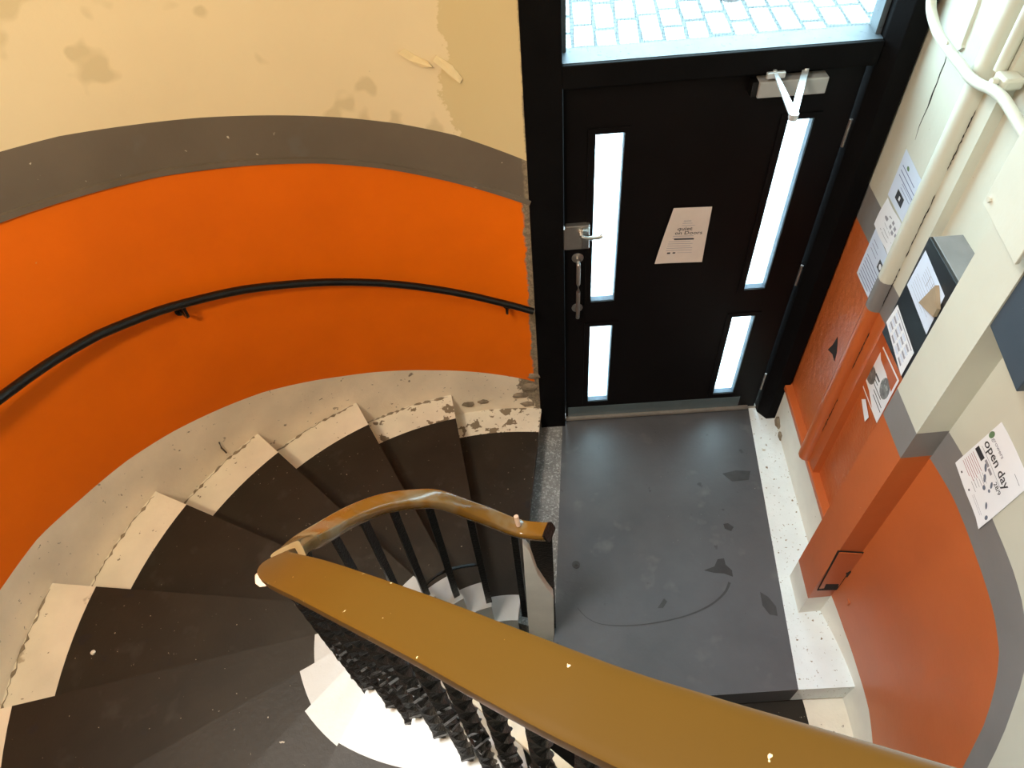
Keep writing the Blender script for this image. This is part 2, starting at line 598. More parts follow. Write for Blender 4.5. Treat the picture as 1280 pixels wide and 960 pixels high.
WR_W = [(-60, -0.75), (-9.8, 0.005), (-3.6, 0.066), (2.2, 0.085), (8.6, 0.124), (14, 0.182)]
WR_O = [(-60, -1.2), (-20, 0.58), (-16.6, 0.775), (-13.4, 0.956), (-10.3, 1.068), (-8, 1.124), (-4.4, 1.168), (2.5, 1.215), (8.7, 1.268), (13.6, 1.291)]
WR_G = [(-60, -1.0), (-21, 0.75), (-18, 0.92), (-15.8, 1.029), (-13.4, 1.126), (-11.3, 1.215), (-5.9, 1.310), (-2.5, 1.335), (2.8, 1.362), (9.8, 1.415), (13.5, 1.438)]
RR = 1.512
wsc = band_wall('wall_right_curved', 14.2, -30, RR, 4.9, [WR_W, WR_O, WR_G], -2.0, ['white', 'orange', 'grey', 'cream'],
                label='curved right wall with orange panel and sweeping grey band')

# ------------------------------------------------------------------ right wall of the entrance bay
WO = -0.03       # wall face sits 3 cm behind the plinth face


def wall_slab(mb, y0, y1, z0, z1, o0, o1, mi=0):
    mb.hexa([(wallx(y0, o0), y0, z0), (wallx(y0, o1), y0, z0), (wallx(y1, o1), y1, z0), (wallx(y1, o0), y1, z0)],
            [(wallx(y0, o0), y0, z1), (wallx(y0, o1), y0, z1), (wallx(y1, o1), y1, z1), (wallx(y1, o0), y1, z1)], mi)


mb = MB()
wall_slab(mb, -1.3, 0.10, -2.0, 1.395, WO, -0.15, 0)
wall_slab(mb, -1.3, 0.10, 1.395, 1.555, WO, -0.15, 1)
wall_slab(mb, -1.3, 0.10, 1.555, 4.9, WO, -0.15, 2)
wr = obj('wall_right', mb, ['orange_rough', 'grey', 'cream'], kind='structure', label='right entrance wall, orange below, grey stripe, cream above')
mb = MB()
wall_slab(mb, -1.3, -0.02, -0.02, 0.27, 0.0, WO - 0.002)
bb = obj('baseboard_right', mb, 'white', kind='structure', label='white skirting below the orange ledge of the right wall')
mb = MB()
wall_slab(mb, -1.3, -0.02, 0.27, 0.302, 0.012, WO - 0.002)
obj('ledge', mb, 'orange', bb, bevel=0.004)

# front wall round the door opening, ceiling, lower floor
mb = plate_holes(-2.2, 2.2, -2.0, 4.9, 0.085, 0.24, [(0.10, 1.36, -0.10, 3.0)])
obj('wall_front', mb, 'facade', kind='structure', label='front wall around the entrance door')
mb = MB().box(-2.2, 2.2, -3.5, 0.3, 4.9, 5.0)
obj('ceiling', mb, 'ceiling', kind='structure', label='ceiling of the stairwell')
mb = MB().box(-2.0, 2.0, -3.4, 0.05, -2.1, -2.0)
obj('floor_basement', mb, 'tread_dark', kind='structure', label='dark floor at the foot of the well')

# ------------------------------------------------------------------ landing
arc = lambda a, b, n: [tuple(pol(a + (b - a) * i / n, 0.36, 0, O2)[:2]) for i in range(n + 1)]
mb = MB()
mb.prism([(0.168, 0.04), (0.026, -1.244)] + arc(58, 8, 7) + [(1.08, -1.557), (1.254, 0.04)], -0.16, 0, 0)
mb.prism([(0.03, 0.04), (-0.06, -0.6), (-0.15, -1.19), (0.026, -1.244), (0.168, 0.04)], -0.16, 0, 1)
mb.prism([(1.254, 0.04), (1.08, -1.557), (1.335, -1.557), (1.345, -1.2), (1.42, 0.04)], -0.16, 0, 2)
fl = obj('floor', mb, ['floor_dark', 'floor_worn', 'floor_white'], kind='structure', label='dark grey painted entrance landing with white margin')


def floor_patch(name, pts, material, z=0.0, t=0.0012, parent=fl):
    mb = MB()
    mb.slab([at_z(p, z + 0.0002) for p in pts], (0, 0, 1), t)
    return obj(name, mb, material, parent)


floor_patch('paint_chip', [(880, 713), (893, 708), (897, 699), (905, 698), (907, 706), (915, 713), (916, 721), (905, 717), (892, 716)], 'stain')
floor_patch('paint_chip', [(904, 655), (910, 654), (917, 659), (914, 664), (906, 661)], 'stain')
floor_patch('paint_chip', [(950, 740), (960, 746), (970, 758), (972, 770), (962, 768), (953, 757)], 'scuff')
floor_patch('paint_chip', [(822, 760), (830, 748), (834, 752), (829, 760)], 'scuff')
floor_patch('paint_chip', [(903, 592), (920, 588), (938, 589), (936, 600), (915, 602)], 'scuff')
mb = MB()
pa = smooth_path([at_z(p, 0.001) for p in ((722, 760), (735, 773), (757, 781), (800, 781), (850, 772), (885, 758), (905, 742), (912, 728))], 6)
mb.sweep(pa, [(-0.006, 0), (0.006, 0), (0.006, 0.0008), (-0.006, 0.0008)],
         scale=[0.25 + 0.9 * (i / len(pa)) ** 2 for i in range(len(pa))])
obj('scuff_mark', mb, 'scuff', fl)
mb = MB()
c = at_z((720, 706), 0)
mb.disc(c, (0, 0, 1), 0.020, 0.004, 14).disc(c + V((0.004, 0.003, 0.004)), (0, 0, 1), 0.010, 0.004, 10)
obj('floor_bolt', mb, 'scuff', fl)

# ------------------------------------------------------------------ stairs
IN_C, IN_R = (-0.18, -1.64), 0.515      # edge of the white paint at the well
stairs = thing('staircase', (O[0], O[1], -0.4), 'winding stone staircase painted dark brown with white ends along wall and well', 'staircase')


def step(k, th0, th1, z, r_out=1.56, wd=1.385, mid_in=None):
    mb = MB()
    n = 8
    over = 1.2
    a0, a1 = th0, th1 + over
    # material 0 dark, 1 white outer, 2 white inner
    cols = []
    for i in range(n + 1):
        th = a0 + (a1 - a0) * i / n
        ri = circ_r(th, O2, 0.375)
        if k > 10:
            ri = max(ri, 0.461 / (-sin(RAD(th)) - 0.83 * cos(RAD(th))))
        rs = [ri, max(ri + (0.30 if k > 10 else 0.10), circ_r(th, IN_C, IN_R)), wd, r_out]
        cols.append([pol(th, r, z) for r in rs])
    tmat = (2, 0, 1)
    bot = z - RISE - 0.10
    for i in range(n):
        for j in range(3):
            a, b, c, d = cols[i][j], cols[i][j + 1], cols[i + 1][j + 1], cols[i + 1][j]
            mb.add([a, b, c, d], [(0, 1, 2, 3)], tmat[j])
            lo = [V((p.x, p.y, bot)) for p in (a, b, c, d)]
            mb.add(lo, [(3, 2, 1, 0)], 0)
        a, d = cols[i][0], cols[i + 1][0]
        mb.add([a, d, V((d.x, d.y, bot)), V((a.x, a.y, bot))], [(0, 1, 2, 3)], 2)
    # nosing and recessed riser
    tng = V((-sin(RAD(a0)), cos(RAD(a0)), 0))
    for j in range(3):
        a, b = cols[0][j], cols[0][j + 1]
        dz = V((0, 0, -0.032))
        rec = tng * 0.014
        mb.add([a, b, b + dz, a + dz], [(0, 1, 2, 3)], tmat[j])
        mb.add([a + dz, b + dz, b + dz + rec, a + dz + rec], [(0, 1, 2, 3)], tmat[j])
        p, q = a + dz + rec, b + dz + rec
        mb.add([p, q, V((q.x, q.y, bot)), V((p.x, p.y, bot))], [(0, 1, 2, 3)], tmat[j])
    a, b = [cols[n][j] for j in (0, 3)]
    mb.add([a, b, V((b.x, b.y, bot)), V((a.x, a.y, bot))], [(0, 1, 2, 3)], 0)
    idx, nv, mp = {}, [], []
    for p in mb.v:
        kk = tuple(round(c_, 4) for c_ in p)
        if kk not in idx:
            idx[kk] = len(nv)
            nv.append(p)
        mp.append(idx[kk])
    mb.v, mb.f = nv, [tuple(mp[i] for i in f) for f in mb.f]
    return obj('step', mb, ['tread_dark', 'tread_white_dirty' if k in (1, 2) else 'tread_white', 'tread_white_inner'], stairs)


for k in range(1, 12):
    step(k, TH1 + (k - 1) * DTH, TH1 + k * DTH, RISE * k)
mb = MB()
edge_ = [(O[0] - 0.695 * cos(RAD(t)) / sin(RAD(t)), O[1] - 0.695) for t in (281.5, 312)]
mb.prism([tuple(pol(312 - i * 3.05, 1.56)[:2]) for i in range(11)] + edge_, 1.90, 2.16)
obj('floor_upper', mb, 'tread_dark', kind='structure', label='dark upper landing floor behind the near handrail')
for k in range(1, 10):
    step(-k, 0 - k * 18.15, 0 - (k - 1) * 18.15 + 0.6, -RISE * k, 1.52, 1.33)

# ------------------------------------------------------------------ wall handrail
HR = [(82.0, 1.013), (88.4, 1.077), (96.5, 1.169), (106.9, 1.29), (116.7, 1.401), (128.3, 1.528), (139.4, 1.632), (148, 1.70), (154.6, 1.736), (161.2, 1.765), (175, 1.86), (190, 1.99), (215, 2.2)]
wh = thing('wall_handrail', tuple(pol(140, 1.48, 1.2)), 'slim black iron handrail curving along the orange stairwell wall', 'handrail')
mb = MB()
mb.tube([pol(t, 1.48, lerp_table(HR, t)) for t in np.arange(81.8, 212, 2.0)], 0.0165, 12)
obj('rail', mb, 'iron', wh, smooth=40)
for t in (136.6, 86.6, 178.0):
    z = lerp_table(HR, t)
    mb = MB()
    mb.sweep(smooth_path([pol(t, 1.48, z - 0.01), pol(t, 1.483, z - 0.055), pol(t, 1.50, z - 0.072), pol(t, 1.553, z - 0.066)], 4),
             [(-0.007, -0.005), (0.007, -0.005), (0.007, 0.005), (-0.007, 0.005)], up=pol(t + 90, 1, 0) - pol(0, 0, 0))
    mb.disc(pol(t, 1.542, z - 0.066), pol(t, 1, 0) - pol(t, 2, 0), 0.022, 0.006, 12)
    obj('bracket', mb, 'iron', wh)

# ------------------------------------------------------------------ inner balustrade
FAR = [(59.5, 1.06), (71.2, 1.017), (79.6, 1.026), (89.4, 1.082), (100.4, 1.166), (112.3, 1.281), (123, 1.353), (137.7, 1.448), (153.8, 1.548), (172.3, 1.678), (186, 1.80)]
far_pts = [pol(t, 0.40, z, O2) for t, z in FAR]
NEAR_PX = [(345, 708, 46), (400, 731, 60), (520, 783, 80), (640, 839, 99), (760, 893, 115), (880, 940, 132), (1000, 985, 150)]
RWID = 0.062


def cam_pt(px, py, d):
    return V(CP + MC @ (np.array([(px - 640) / FPX, (py - 480) / FPX, 1.0]) * d))


near_pts = [cam_pt(px, py, FPX * RWID / w) for px, py, w in NEAR_PX]
near_pts.append(near_pts[-1] + (near_pts[-1] - near_pts[-2]) * 2.0)
bal = thing('balustrade', (O2[0], O2[1], 0.18), 'brown varnished handrail on black iron balusters winding round the stair well', 'balustrade')
n_rail = 16
prof = [(RWID / 2 * math.copysign(abs(cos(2 * pi * i / n_rail)) ** 0.40, cos(2 * pi * i / n_rail)),
         0.020 * math.copysign(abs(sin(2 * pi * i / n_rail)) ** 0.28, sin(2 * pi * i / n_rail))) for i in range(n_rail)]
fp = smooth_path(far_pts[:], 6)
npth = smooth_path([far_pts[-1] + (near_pts[0] - far_pts[-1]) * 0.5] + near_pts, 8)
lower = smooth_path(far_pts + [far_pts[-1] + (near_pts[0] - far_pts[-1]) * 0.55], 6)
mb = MB().sweep(lower, prof)
obj('lower_handrail', mb, 'rail_worn', bal, smooth=50)
mb = MB().sweep(npth[4:], [(a, b * 0.55) for a, b in prof])
obj('upper_handrail', mb, 'rail_wood', bal, smooth=35)
whole = lower + npth
mb = MB()
mb.sweep([p - V((0, 0, 0.027)) for p in lower], [(-0.015, -0.005), (0.015, -0.005), (0.015, 0.005), (-0.015, 0.005)])
mb.sweep([p - V((0, 0, 0.027)) for p in npth], [(-0.015, -0.005), (0.015, -0.005), (0.015, 0.005), (-0.015, 0.005)])
obj('core_rail', mb, 'iron', bal)


def tread_z(th):
    return RISE * max(1, 1 + math.floor((th - TH1 + 0.01) / DTH))


def ang(p):
    return DEG(atan2(p.y - O[1], p.x - O[0])) % 360


def rail_at_px(px, py):
    best = min(lower, key=lambda p: (at_cyl((px, py), 0.40, O2) - p).length)
    return best


sq = [(-0.013, -0.006), (0.013, -0.006), (0.013, 0.006), (-0.013, 0.006)]
far_b = []
for (px, py) in ((643, 668), (588, 650), (536, 634), (490, 634), (452, 645), (414, 664)):
    w = at_cyl((px, py), 0.40, O2)
    t2 = DEG(atan2(w.y - O2[1], w.x - O2[0])) % 360
    top = pol(t2, 0.40, lerp_table(FAR, t2) - 0.03, O2)
    foot = V((top.x, top.y, tread_z(ang(top)) - 0.002))
    far_b.append((t2, foot, top))
    mb = MB().sweep([foot, top], sq, up=V((cos(RAD(t2)), sin(RAD(t2)), 0)))
    obj('baluster', mb, 'iron', bal)
# short linking bar low down between three balusters
pb = [at_cyl(p, 0.40, O2) for p in ((529, 733), (545, 720), (560, 713), (580, 708), (603, 705))]
mb = MB().sweep(smooth_path(pb, 4), [(-0.004, -0.006), (0.004, -0.006), (0.004, 0.006), (-0.004, 0.006)])
obj('link_bar', mb, 'iron', bal)


def twisted(foot, top):
    mb = MB()
    h = (top - foot).length
    n = max(14, int(h / 0.011))
    pts = [foot.lerp(top, i / n) for i in range(n + 1)]
    mb.sweep(pts, [(-0.009, -0.009), (0.009, -0.009), (0.009, 0.009), (-0.009, 0.009)], up=V((0, 1, 0)),
             twist=[i * 0.36 for i in range(n + 1)])
    for f, w in ((0.05, 0.016), (0.38, 0.013), (0.46, 0.016), (0.54, 0.013), (0.90, 0.014)):
        c = foot.lerp(top, f)
        a = 0.4 + f * 3
        pr = [(w * cos(a + pi / 2 * q), w * sin(a + pi / 2 * q)) for q in range(4)]
        mb.sweep([c - V((0, 0, 0.012)), c - V((0, 0, 0.006)), c + V((0, 0, 0.006)), c + V((0, 0, 0.012))], pr,
                 up=V((0, 1, 0)), scale=[0.75, 1.05, 1.05, 0.75])
    return mb


acc, last = 0.0, None
upper = smooth_path([pol(t, 0.40, lerp_table(FAR, t), O2) for t in (176, 181, 186)] + near_pts, 20)
for p in upper:
    if last is not None:
        acc += hypot(p.x - last.x, p.y - last.y)
    last = p
    if acc >= 0.052:
        acc = 0
        th = ang(p)
        if th > 310:
            break
        foot = V((p.x, p.y, tread_z(th) - 0.002))
        obj('twisted_baluster', twisted(foot, p - V((0, 0, 0.03))), 'iron', bal, label='twisted iron baluster with square collars')

# white painted string along the well edge of the top steps
mb = MB()
sp_ = []
for t in np.arange(258, 300, 2.0):
    r_ = 0.461 / (-sin(RAD(t)) - 0.83 * cos(RAD(t)))
    sp_.append(pol(t, r_ - 0.004, 1.985 + (0.18 if t > 281.4 else 0) * 0))
mb.sweep(sp_, [(-0.012, -0.20), (0.012, -0.20), (0.012, 0.012), (-0.012, 0.012)])
obj('string_board', mb, 'tread_white', stairs)
# dirt gathered where treads meet the wall
for k in range(2, 8):
    ta = TH1 + (k - 1) * DTH
    pts, sc_ = [], []
    for i in range(30):
        pts.append(pol(ta + 0.8 + (DTH - 1.2) * i / 29, RW - 0.006 + rnd.uniform(-.006, .004), RISE * k + 0.0012))
        sc_.append(rnd.choice((0.15, 0.2, 0.5, 1.0, 1.6, 0.3)))
    mb = MB().sweep(pts, [(-0.005, -0.001), (0.005, -0.001), (0.005, 0.001), (-0.005, 0.001)], scale=sc_)
    tag(obj('dirt_seam', mb, 'plaster', stairs), kind='stuff')

# bare wood where the two lengths of rail meet, and the stub on the rail
j0 = lower[-1]
mb = MB()
q0 = cam_pt(330, 722, FPX * RWID / 44)
d0 = (npth[8] - npth[4]).normalized()
mb.tube([q0 - d0 * 0.012, q0, q0 + d0 * 0.03], 0.016, 8, scale=[0.6, 1, 0.8])
q1 = cam_pt(335, 712, FPX * RWID / 44)
mb.tube([q1 - d0 * 0.006, q1, q1 + d0 * 0.02], 0.009, 8, scale=[0.5, 1, 0.6])
obj('split_rail_end', mb, 'bare_wood', bal, smooth=50, label='bare split wood end of rail')
e = far_pts[0]
e1 = far_pts[1]
dr = (e - e1).normalized()
mb = MB().sweep([e - dr * 0.004, e + dr * 0.006], [(a * 1.06, b * 1.1) for a, b in prof])
obj('rail_end_cap', mb, 'iron', bal, label='black end cap')
pk = at_cyl((648, 655), 0.40, O2)
mb = MB().tube([pk - V((0, 0, 0.01)), pk + V((-0.006, 0.012, 0.035))], 0.009, 8)
obj('peg', mb, 'bare_wood', bal, smooth=50, label='bare wooden peg')
# foot panel and newel under the end of the rail
NX, NY = 0.022, -1.262
pan_pts = [at_y(p, NY) for p in ((653, 679), (662, 690), (672, 718), (684, 736), (692, 746), (693, 806), (662, 800))]
mb = MB().slab(pan_pts, (0, 1, 0), 0.035)
obj('foot_panel', mb, 'panel_white', bal, bevel=0.003, label='white painted swept panel')
mb = MB()
mb.box(NX - 0.07, NX + 0.014, NY + 0.037, NY + 0.05, -0.01, e.z - 0.07)
obj('newel_post', mb, 'iron', bal)

# ------------------------------------------------------------------ entrance door
def Dr(p, y=0.0):
    return at_y(p, y)


X0, X1, Z1 = 0.183, 1.278, 2.03
slits_px = [((744.5, 166.5), (781, 165.5), (767.5, 375), (738, 376.5)),
            ((991, 148), (1018, 147), (955, 360), (924.5, 361.5)),
            ((738, 407), (765, 406), (759.5, 499.5), (734, 501.5)),
            ((915, 395), (943.5, 394), (916, 490), (891, 491.5))]
holes = []
for q in slits_px:
    w = [Dr(p) for p in q]
    holes.append(((w[0].x + w[3].x) / 2, (w[1].x + w[2].x) / 2, (w[2].z + w[3].z) / 2, (w[0].z + w[1].z) / 2))
door = thing('door_1', ((X0 + X1) / 2, 0.02, 0.0), 'black entrance door with four narrow glass slits', 'door', kind='structure')
obj('leaf', plate_holes(X0, X1, 0.022, Z1, 0.0, 0.045, holes), 'black_paint', door)
for (a, b, c, d) in holes:
    mb = MB().box(a, b, 0.031, 0.036, c, d)
    obj('glass_pane', mb, 'slit_glass', door)
    mb = plate_holes(a - 0.028, b + 0.028, c - 0.022, d + 0.024, -0.006, 0.0, [(a, b, c, d)])
    obj('glazing_bead', mb, 'black_paint', door)
    mb = MB().box(a + 0.001, b - 0.001, 0.001, 0.031, c, c + 0.002)
    mb.box(b - 0.002, b, 0.001, 0.031, c, d)
    obj('slit_reveal', mb, 'reveal', door)
k0, k1 = Dr((709, 509)), Dr((925, 496))
mb = MB().box(X0 + 0.012, k1.x, -0.003, 0.0, 0.03, (k0.z + k1.z) / 2)
obj('kick_plate', mb, 'kick', door)
mb = MB().box(X0, X1 - 0.04, -0.02, 0.0, 0.018, 0.034)
obj('weather_bar', mb, 'threshold', door)
# lock case with lever
la, lb = Dr((706, 279)), Dr((736, 306))
mb = MB().box(la.x, lb.x, -0.028, 0, lb.z, la.z)
lock = obj('lock_case', mb, 'satin', door, bevel=0.004)
mb = MB().box(lb.x - 0.034, lb.x - 0.003, -0.034, -0.027, lb.z + 0.01, la.z - 0.006)
obj('lock_plate', mb, 'steel', lock, bevel=0.003)
lv = Dr((727, 298), -0.06)
le = Dr((753, 298), -0.06)
mb = MB().tube([V((lv.x, -0.02, lv.z)), V((lv.x, -0.055, lv.z))], 0.011, 10)
mb.tube(smooth_path([V((lv.x, -0.055, lv.z + 0.004)), V((lv.x + 0.02, -0.06, lv.z)), V((le.x - 0.02, -0.06, lv.z - 0.002)), V((le.x, -0.056, lv.z + 0.004))], 5), 0.009, 10)
obj('lever_handle', mb, 'steel', lock, smooth=50)
mb = MB().box(X0 - 0.03, X0 + 0.004, -0.032, -0.004, lb.z + 0.005, la.z - 0.012)
obj('strike_box', mb, 'satin', door, bevel=0.003)
# pull handle
pt, pbm = Dr((722, 322)), Dr((723, 384))
pu = obj('pull_handle', MB().tube(smooth_path([V((pt.x, -0.004, pt.z)), V((pt.x, -0.035, pt.z - 0.006)), V((pt.x, -0.046, pt.z - 0.04)),
         V((pt.x, -0.046, pbm.z + 0.02)), V((pt.x, -0.036, pbm.z - 0.02)), V((pt.x, -0.030, pbm.z - 0.04))], 6), 0.0095, 12), 'satin', door, smooth=50)
for z in (pt.z, pbm.z):
    obj('rosette', MB().disc((pt.x, 0.0, z), (0, -1, 0), 0.027, 0.006, 20), 'satin', pu, bevel=0.002)
obj('handle_stem', MB().tube([V((pt.x, 0, pbm.z)), V((pt.x, -0.042, pbm.z))], 0.008, 10), 'satin', pu)
# hinges
for (p0, p1) in (((1056, 150), (1046, 184)), ((994, 333), (988, 357)), ((949, 468), (944, 487))):
    a, b = Dr(p0, -0.01), Dr(p1, -0.01)
    obj('hinge', MB().tube([V((X1 + 0.004, -0.008, a.z)), V((X1 + 0.004, -0.008, b.z))], 0.007, 8), 'satin', door, smooth=50)
# door closer
ca, cb = Dr((946, 123), -0.055), Dr((1031, 118), -0.055)
ctop = Dr((1036, 95), -0.055)
clz0 = (ca.z + cb.z) / 2
mb = MB().box(ca.x, cb.x, -0.055, 0, clz0, clz0 + 0.062)
clo = obj('door_closer', mb, 'closer', door, bevel=0.004)
obj('closer_end', MB().box(ca.x - 0.022, ca.x, -0.045, 0, clz0 + 0.004, clz0 + 0.058), 'iron', clo)
AY = -0.26
piv = V((Dr((1005, 92), -0.03).x, -0.03, clz0 + 0.080))
kn = Dr((991, 148), AY)
zk = piv.z + 0.005
kn = at_z((991, 148), zk)
br = at_z((966, 84), zk + 0.012)
sh = Dr((966, 84), -0.03)


def arm(name, a, b, w0, w1, mtl):
    a, b = V(a), V(b)
    d = (b - a).normalized()
    s_ = d.cross(V((0, 0, 1))).normalized()
    poly = [a + s_ * w0, b + s_ * w1, b - s_ * w1, a - s_ * w0]
    mb = MB().slab(poly, (0, 0, 1), 0.006)
    mb.disc(a - V((0, 0, 0.004)), (0, 0, 1), w0 * 1.15, 0.014, 12).disc(b - V((0, 0, 0.004)), (0, 0, 1), w1 * 1.15, 0.014, 12)
    return obj(name, mb, mtl, clo)


arm('closer_arm', V((piv.x, -0.035, zk)), kn, 0.011, 0.012, 'alu')
arm('closer_arm', V((sh.x, -0.06, zk + 0.01)), kn + V((0, 0, 0.008)), 0.006, 0.014, 'alu')
obj('arm_bracket', MB().box(sh.x - 0.03, sh.x + 0.035, -0.075, -0.06, zk - 0.004, zk + 0.018), 'alu', clo, bevel=0.003)
obj('closer_spindle', MB().tube([V((piv.x, -0.035, clz0 + 0.06)), V((piv.x, -0.035, zk + 0.004))], 0.010, 10), 'satin', clo)

# frame
fb = Dr((705, 83), -0.045).z           # underside of the transom opening
mb = MB().box(0.035, X0 - 0.006, -0.045, 0.085, 0.0, 3.0)
tr = thing('trim_1', (0.73, 0.02, 0), 'black painted frame around the entrance door', 'door frame', kind='structure')
obj('jamb', mb, 'black_frame', tr, bevel=0.004)
mb = MB()
mb.hexa([(X1 + 0.012, -0.03, 0), (1.33, -0.085, 0), (1.40, -0.085, 0), (1.40, 0.085, 0), (X1 + 0.012, 0.085, 0)],
        [(X1 + 0.012, -0.03, 3), (1.33, -0.085, 3), (1.40, -0.085, 3), (1.40, 0.085, 3), (X1 + 0.012, 0.085, 3)])
obj('jamb', mb, 'black_frame', tr, bevel=0.004)
obj('head_rail', MB().box(X0 - 0.006, X1 + 0.012, -0.045, 0.085, Z1 + 0.006, fb), 'black_frame', tr, bevel=0.004)
obj('lintel', MB().box(X0 - 0.006, X1 + 0.012, -0.045, 0.085, 2.95, 3.0), 'black_frame', tr)
obj('threshold', MB().box(X0 - 0.006, X1 + 0.012, 0.0, 0.085, -0.01, 0.018), 'threshold', tr)
# transom light
win = thing('window_1', (0.73, 0.06, fb), 'wired glass transom window above the black door', 'window', kind='structure')
obj('glass_pane', MB().box(X0 + 0.014, X1 - 0.006, 0.060, 0.066, fb + 0.004, 2.95), 'wired_glass', win)
obj('sill', MB().hexa([(X0 - 0.004, -0.030, fb - 0.004), (X1 + 0.010, -0.030, fb - 0.004), (X1 + 0.010, 0.064, fb - 0.004), (X0 - 0.004, 0.064, fb - 0.004)],
                     [(X0 - 0.004, -0.030, fb + 0.002), (X1 + 0.010, -0.030, fb + 0.002), (X1 + 0.010, 0.064, fb + 0.012), (X0 - 0.004, 0.064, fb + 0.012)]), 'sill_paint', win)
obj('side_bead', MB().box(X1 - 0.008, X1 + 0.011, 0.0, 0.064, fb + 0.006, 2.95), 'sill_paint', win)
obj('side_bead', MB().box(X0 - 0.006, X0 + 0.014, 0.04, 0.07, fb + 0.006, 2.95), 'sill_paint', win)

# ------------------------------------------------------------------ street of setts outside
pav = thing('pavement', (2.5, 5.0, -0.12), 'street paved with pale stone setts outside the door', 'pavement', kind='structure')
obj('bed', MB().box(-4, 12, 0.26, 14, -0.3, -0.13), 'joint', pav)
setts = []
for v in range(6):
    r_ = random.Random(v)
    mb = MB()
    n = 8
    w, l = 0.5, 0.5
    lo, hi = [], []
    base = [(-1, -1), (0, -1.03), (1, -1), (1.04, 0), (1, 1), (0, 1.03), (-1, 1), (-1.04, 0)]
    for (a, b) in base:
        j1, j2 = 1 + r_.uniform(-.05, .05), 1 + r_.uniform(-.05, .05)
        lo.append((a * w * j1, b * l * j2, -0.08))
        hi.append((a * w * j1 * 0.94, b * l * j2 * 0.96, 0.0))
    mb.hexa(lo, hi)
    me = bpy.data.meshes.new('sett')
    me.from_pydata(mb.v, [], mb.f)
    me.materials.append(M['sett'])
    setts.append(me)
count = 0
for ci in range(30):
    x = 0.30 + ci * 0.245
    y = 3.6 + rnd.uniform(0, 0.4)
    while y < 8.8:
        L_ = rnd.uniform(0.42, 0.70)
        yc = y + L_ / 2
        xs = x + 0.06 * (yc - 5)
        if 0.05 * (yc + 2.43) < xs < 0.60 * (yc + 2.43) and count < 300:
            o = bpy.data.objects.new('sett', setts[rnd.randrange(6)])
            COL.objects.link(o)
            o.parent = pav
            o.location = (xs - 2.5, yc - 5.0, rnd.uniform(-0.004, 0.006))
            o.scale = (0.212, L_ - 0.045, 1)
            o.rotation_euler = (0, 0, -0.06 + rnd.uniform(-.03, .03))
            count += 1
        y += L_
pd = at_z((913, -4), -0.11)
obj('drain_cover', MB().disc((pd.x, pd.y, -0.125), (0, 0, 1), 0.12, 0.03, 18), 'drain', label='dark round cover in the setts outside the door', cat='drain cover')

# ------------------------------------------------------------------ boxed pipe casing at the end of the right wall
LX1, LY1 = 1.192, -1.034
LX2, LY2 = 1.180, -1.217
LX3, LY3 = 1.290, -1.213
cas = thing('pipe_casing', (1.25, -1.12, 0), 'boxed in pipe column painted cream, grey, orange and white beside the curved wall', 'pipe casing')
zg0 = at_x((1126, 574), LX2).z
zg1 = at_x((1146, 543), LX2).z
zw = at_x((1010, 748), LX2).z
mb = MB()
foot = [(LX1, LY1), (LX2, LY2), (LX3, LY3), (1.33, LY1)]
for z0, z1, mi in ((0, zw, 0), (zw, zg0, 1), (zg0, zg1, 2), (zg1, 4.88, 3)):
    mb.prism(foot, z0, z1, mi)
obj('casing_board', mb, ['white', 'orange', 'grey', 'cream'], cas)
fy = LY2 - 0.001


def on_front(pts, name, material, t=0.002, y=fy):
    mb = MB().slab([at_y(p, y) for p in pts], (0, -1, 0), t)
    return obj(name, mb, material, cas)


on_front([(1047, 688), (1080, 690), (1079, 704), (1066, 712), (1062, 724), (1050, 737), (1021, 738)], 'hatch_gap', 'hole', 0.001)
on_front([(1049, 690), (1077.5, 691.5), (1076, 702), (1068, 709), (1060, 714), (1048, 732), (1024, 735)], 'hatch_panel', 'orange', 0.004)
on_front([(1057, 715), (1064, 713), (1069, 716), (1068, 722), (1062, 727), (1058, 721)], 'hatch_hole', 'hole', 0.006)
on_front([(1032, 729), (1048, 729), (1045, 736), (1029, 736)], 'hatch_hole', 'hole', 0.006)

# cover plate bolted over the casing
xp = 1.150
p_ll = at_x((1228, 254), xp)
p_lr = at_z((1268, 331), p_ll.z)
cp = thing('cover_plate', (xp, p_ll.y, p_ll.z), 'cream steel cover plate bolted to the casing, top right corner', 'cover plate')
zb = p_ll.z
mb = MB().prism([(xp, p_ll.y), (p_lr.x, p_lr.y), (p_lr.x + 0.01, p_lr.y), (xp + 0.01, p_ll.y)], zb, zb + 0.75)
obj('plate', mb, 'cream', cp, bevel=0.002)
mb = MB().box(xp + 0.010, LX2 + 0.012, p_lr.y + 0.008, p_ll.y - 0.012, zb + 0.012, zb + 0.74)
obj('backing_box', mb, 'plaster', cp)
for p in ((1240, 249), (1273, 309)):
    c = at_x(p, xp)
    obj('bolt', MB().tube([c + V((0.002, 0, 0)), c - V((0.010, 0, 0))], 0.0075, 6), 'cream', cp)

